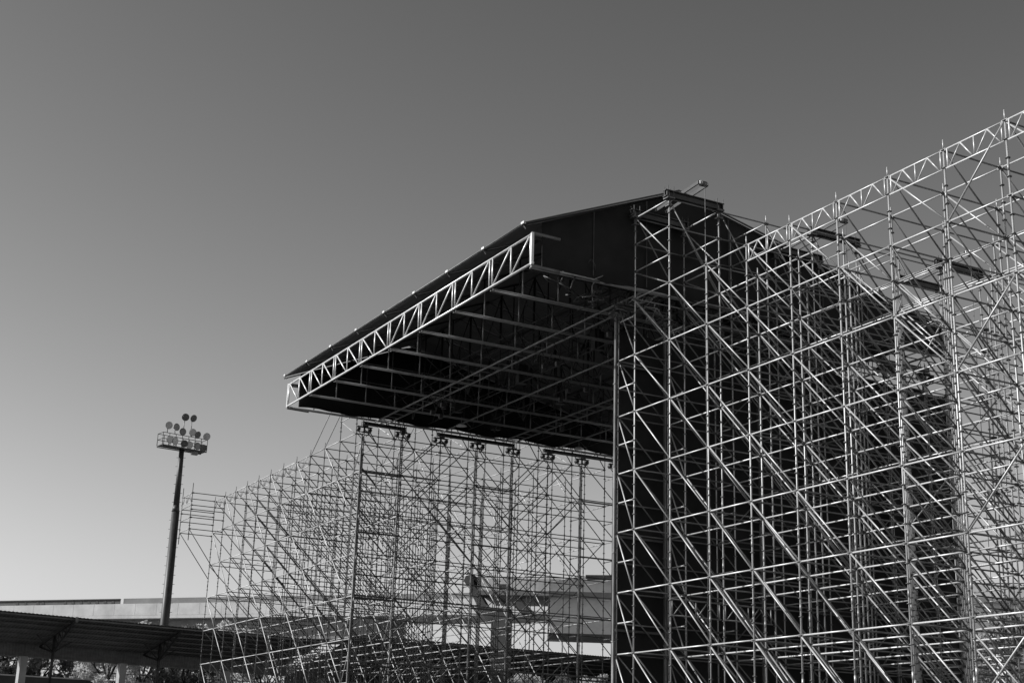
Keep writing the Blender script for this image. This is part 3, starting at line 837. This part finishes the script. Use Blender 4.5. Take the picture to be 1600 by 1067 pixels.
m = polyline_sweep(MB(), fpts[1:], [(1.0, 16.5), (1.6, 13.9), (6.4, 13.9), (7.2, 16.5)]); m.build('box_girder', M['concrete'], fly)
m = polyline_sweep(MB(), fpts[1:], [(-1.2, 13.85), (-1.2, 13.25), (7, 13.25), (7, 13.85)]); m.build('walkway', M['concrete'], fly)
m = polyline_sweep(MB(), fpts, [(-.02, 18.02), (-.02, 18.1), (.06, 18.1), (.06, 18.02)]); m.build('rail', M['dark_steel'], fly)
c0 = Vector((fpts[0][0], fpts[0][1], 0)); a1 = (Vector((fpts[1][0], fpts[1][1], 0)) - c0).normalized(); n1_ = Vector((-a1.y, a1.x, 0))
def F(s, z, o=0.): return c0 + a1 * s + n1_ * o + Vector((0, 0, z))
def onp(x, y, o=0.):               # point of the pier's own upright plane
    d_ = ray(x, y); q = c0 + n1_ * o; t = (q - CAM).dot(n1_) / d_.dot(n1_); return CAM + d_ * t
m = MB()
m.prism([onp(*q) for q in ((730.3, 893.1), (738.7, 895.9), (739.7, 912.8), (748, 925), (758.4, 942.8), (770.6, 951.2), (774, 970), (761, 968), (750, 955), (745.3, 945.6), (732.2, 917.5), (724.2, 907.2))], n1_ * 2.2)
m.prism([onp(*q) for q in ((781, 912), (795, 912), (810, 931.6), (834.3, 957.8), (813.7, 957.8), (804, 947.5), (791, 938), (781, 936))], n1_ * 2.4)
m.build('splayed_pier', M['pier'], fly)
m = MB(); zb = Vector((0, 0, 0))
lo1, lo2 = onp(768, 950), onp(795, 950)
m.prism([lo1, lo2, Vector((lo2.x, lo2.y, ZTER)), Vector((lo1.x, lo1.y, ZTER))], n1_ * 2.1)
m.build('pier_stem', M['pier'], fly)
m = MB(); m.prism([onp(*q, .3) for q in ((739, 899), (765, 906), (790, 908), (790, 917), (770, 917.5), (753, 919))], n1_ * 4); m.build('deck_end', M['wall'], fly)
m = MB(); m.box(F(10.5, 18.5, 3), (1.6, .8, .12), (a1, n1_, Vector((0, 0, 1)))); m.tube(F(10.5, 16.9, 3), F(10.5, 18.45, 3), .08); m.build('gantry_sign', M['dark_steel'], fly)
for k in (4, 7, 10):
    m = MB(); m.box((fpts[k][0] - 1.5, fpts[k][1] + 3.4, (ZTER * 0 + 13.2) / 2), (1., 1., 6.59)); m.build('pier', M['pier'], fly)

# pale low buildings that close the view under the flyover
def house(label, cx, cy_, w, d_, h, rot, z0, storeys, cols):
    e = empty('low_building', (cx, cy_, z0), label, 'building')
    a = Vector((math.cos(rot), math.sin(rot), 0)); b = Vector((-a.y, a.x, 0)); Z = Vector((0, 0, 1)); c = Vector((cx, cy_, 0))
    m = MB(); m.box(c + Z * (z0 + h / 2), (w / 2, d_ / 2, h / 2), (a, b, Z)); m.build('wall', M['white'], e)
    m = MB(); m.box(c + Z * (z0 + h + .12), (w / 2 + .25, d_ / 2 + .25, .118), (a, b, Z)); m.build('roof', M['concrete_grey'], e)
    for s_ in range(storeys):
        for k in range(cols):
            p = c + a * (-w / 2 + w * (k + .5) / cols) - b * (d_ / 2) + Z * (z0 + 1.5 + 3. * s_)
            m = MB(); m.box(p, (.55, .05, .7), (a, b, Z)); wi = m.build('window', M['coping'], e)
            m = MB(); m.box(p - b * .02, (.47, .045, .62), (a, b, Z)); m.build('pane', M['dark_steel'], wi)
    return e
p = at_dist(665, 1058, 150); house('long pale low building under the viaduct, behind the far scaffold', p.x, p.y, 14, 8, 4.6, -.4, ZTER, 1, 0)
p = at_dist(1612, 1010, 92); house('white house glimpsed at the right edge through the near scaffolding', p.x, p.y, 4.5, 6, 9.5, -.6, 0, 3, 1)
p = at_dist(1545, 1085, 95); house('pale low shed behind the near scaffolding, left of the white house', p.x, p.y, 8, 5, 5.6, -.6, 0, 1, 0)
p = at_dist(1568, 1030, 90)
e = empty('leafy_tree', (p.x, p.y, 0), 'dark tree beside the white house, behind the near scaffolding', 'tree', 'trees behind the boundary wall')
t = child('trunk', trunks[0], e, (p.x, p.y, 0)); t.scale = (1.2, 1.2, 1.5)
c = child('crown', crowns['d'][0], e, (p.x, p.y, 8.4)); c.scale = (.8, .8, 1.0)

# ------------------------------------------------------------------ light
EL, AZ = R(33), R(-63)            # azimuth from +y (along the stage front) towards +x; the sun stands to the left
sd_ = Vector((math.cos(EL) * math.sin(AZ), math.cos(EL) * math.cos(AZ), math.sin(EL)))
sl = bpy.data.lights.new('sun', 'SUN'); sl.energy = 5.0; sl.angle = R(.53); sl.color = (1, 1, 1)
so = bpy.data.objects.new('sun', sl); col.objects.link(so); so.rotation_mode = 'QUATERNION'; so.rotation_quaternion = sd_.to_track_quat('Z', 'Y')
w = bpy.data.worlds.new('World'); sc.world = w; w.use_nodes = True
nt = w.node_tree; bg = nt.nodes['Background']
sky = nt.nodes.new('ShaderNodeTexSky'); sky.sky_type = 'NISHITA'; sky.sun_disc = False
sky.sun_elevation = EL; sky.sun_rotation = AZ
SKY_K, SKY_G = .353, 1.68
sky.air_density = 3.5; sky.dust_density = .5; sky.ozone_density = 1.0; sky.altitude = 100
# black and white film behind a red filter: weighted channels, then the contrast of the film
sp = nt.nodes.new('ShaderNodeSeparateColor'); nt.links.new(sky.outputs['Color'], sp.inputs['Color'])
def math_node(op, a, b, c=None):
    n = nt.nodes.new('ShaderNodeMath'); n.operation = op
    for k, x in enumerate((a, b, c)):
        if x is None: continue
        if isinstance(x, (int, float)): n.inputs[k].default_value = x
        else: nt.links.new(x, n.inputs[k])
    return n.outputs[0]
g = math_node('MULTIPLY', sp.outputs['Red'], 1.4)
g = math_node('MULTIPLY_ADD', sp.outputs['Green'], -.2, g)
g = math_node('MULTIPLY_ADD', sp.outputs['Blue'], -.1, g)
g = math_node('MAXIMUM', math_node('MULTIPLY', g, SKY_K), .01)
nt.links.new(math_node('POWER', g, SKY_G), bg.inputs['Color'])
bg.inputs['Strength'].default_value = .10
sc.view_settings.view_transform = 'Standard'; sc.view_settings.look = 'None'; sc.view_settings.exposure = 0; sc.view_settings.gamma = 1
sc.view_settings.use_curve_mapping = False
sc.render.engine = 'CYCLES'
sc.cycles.max_bounces = 5; sc.cycles.diffuse_bounces = 3; sc.cycles.glossy_bounces = 3
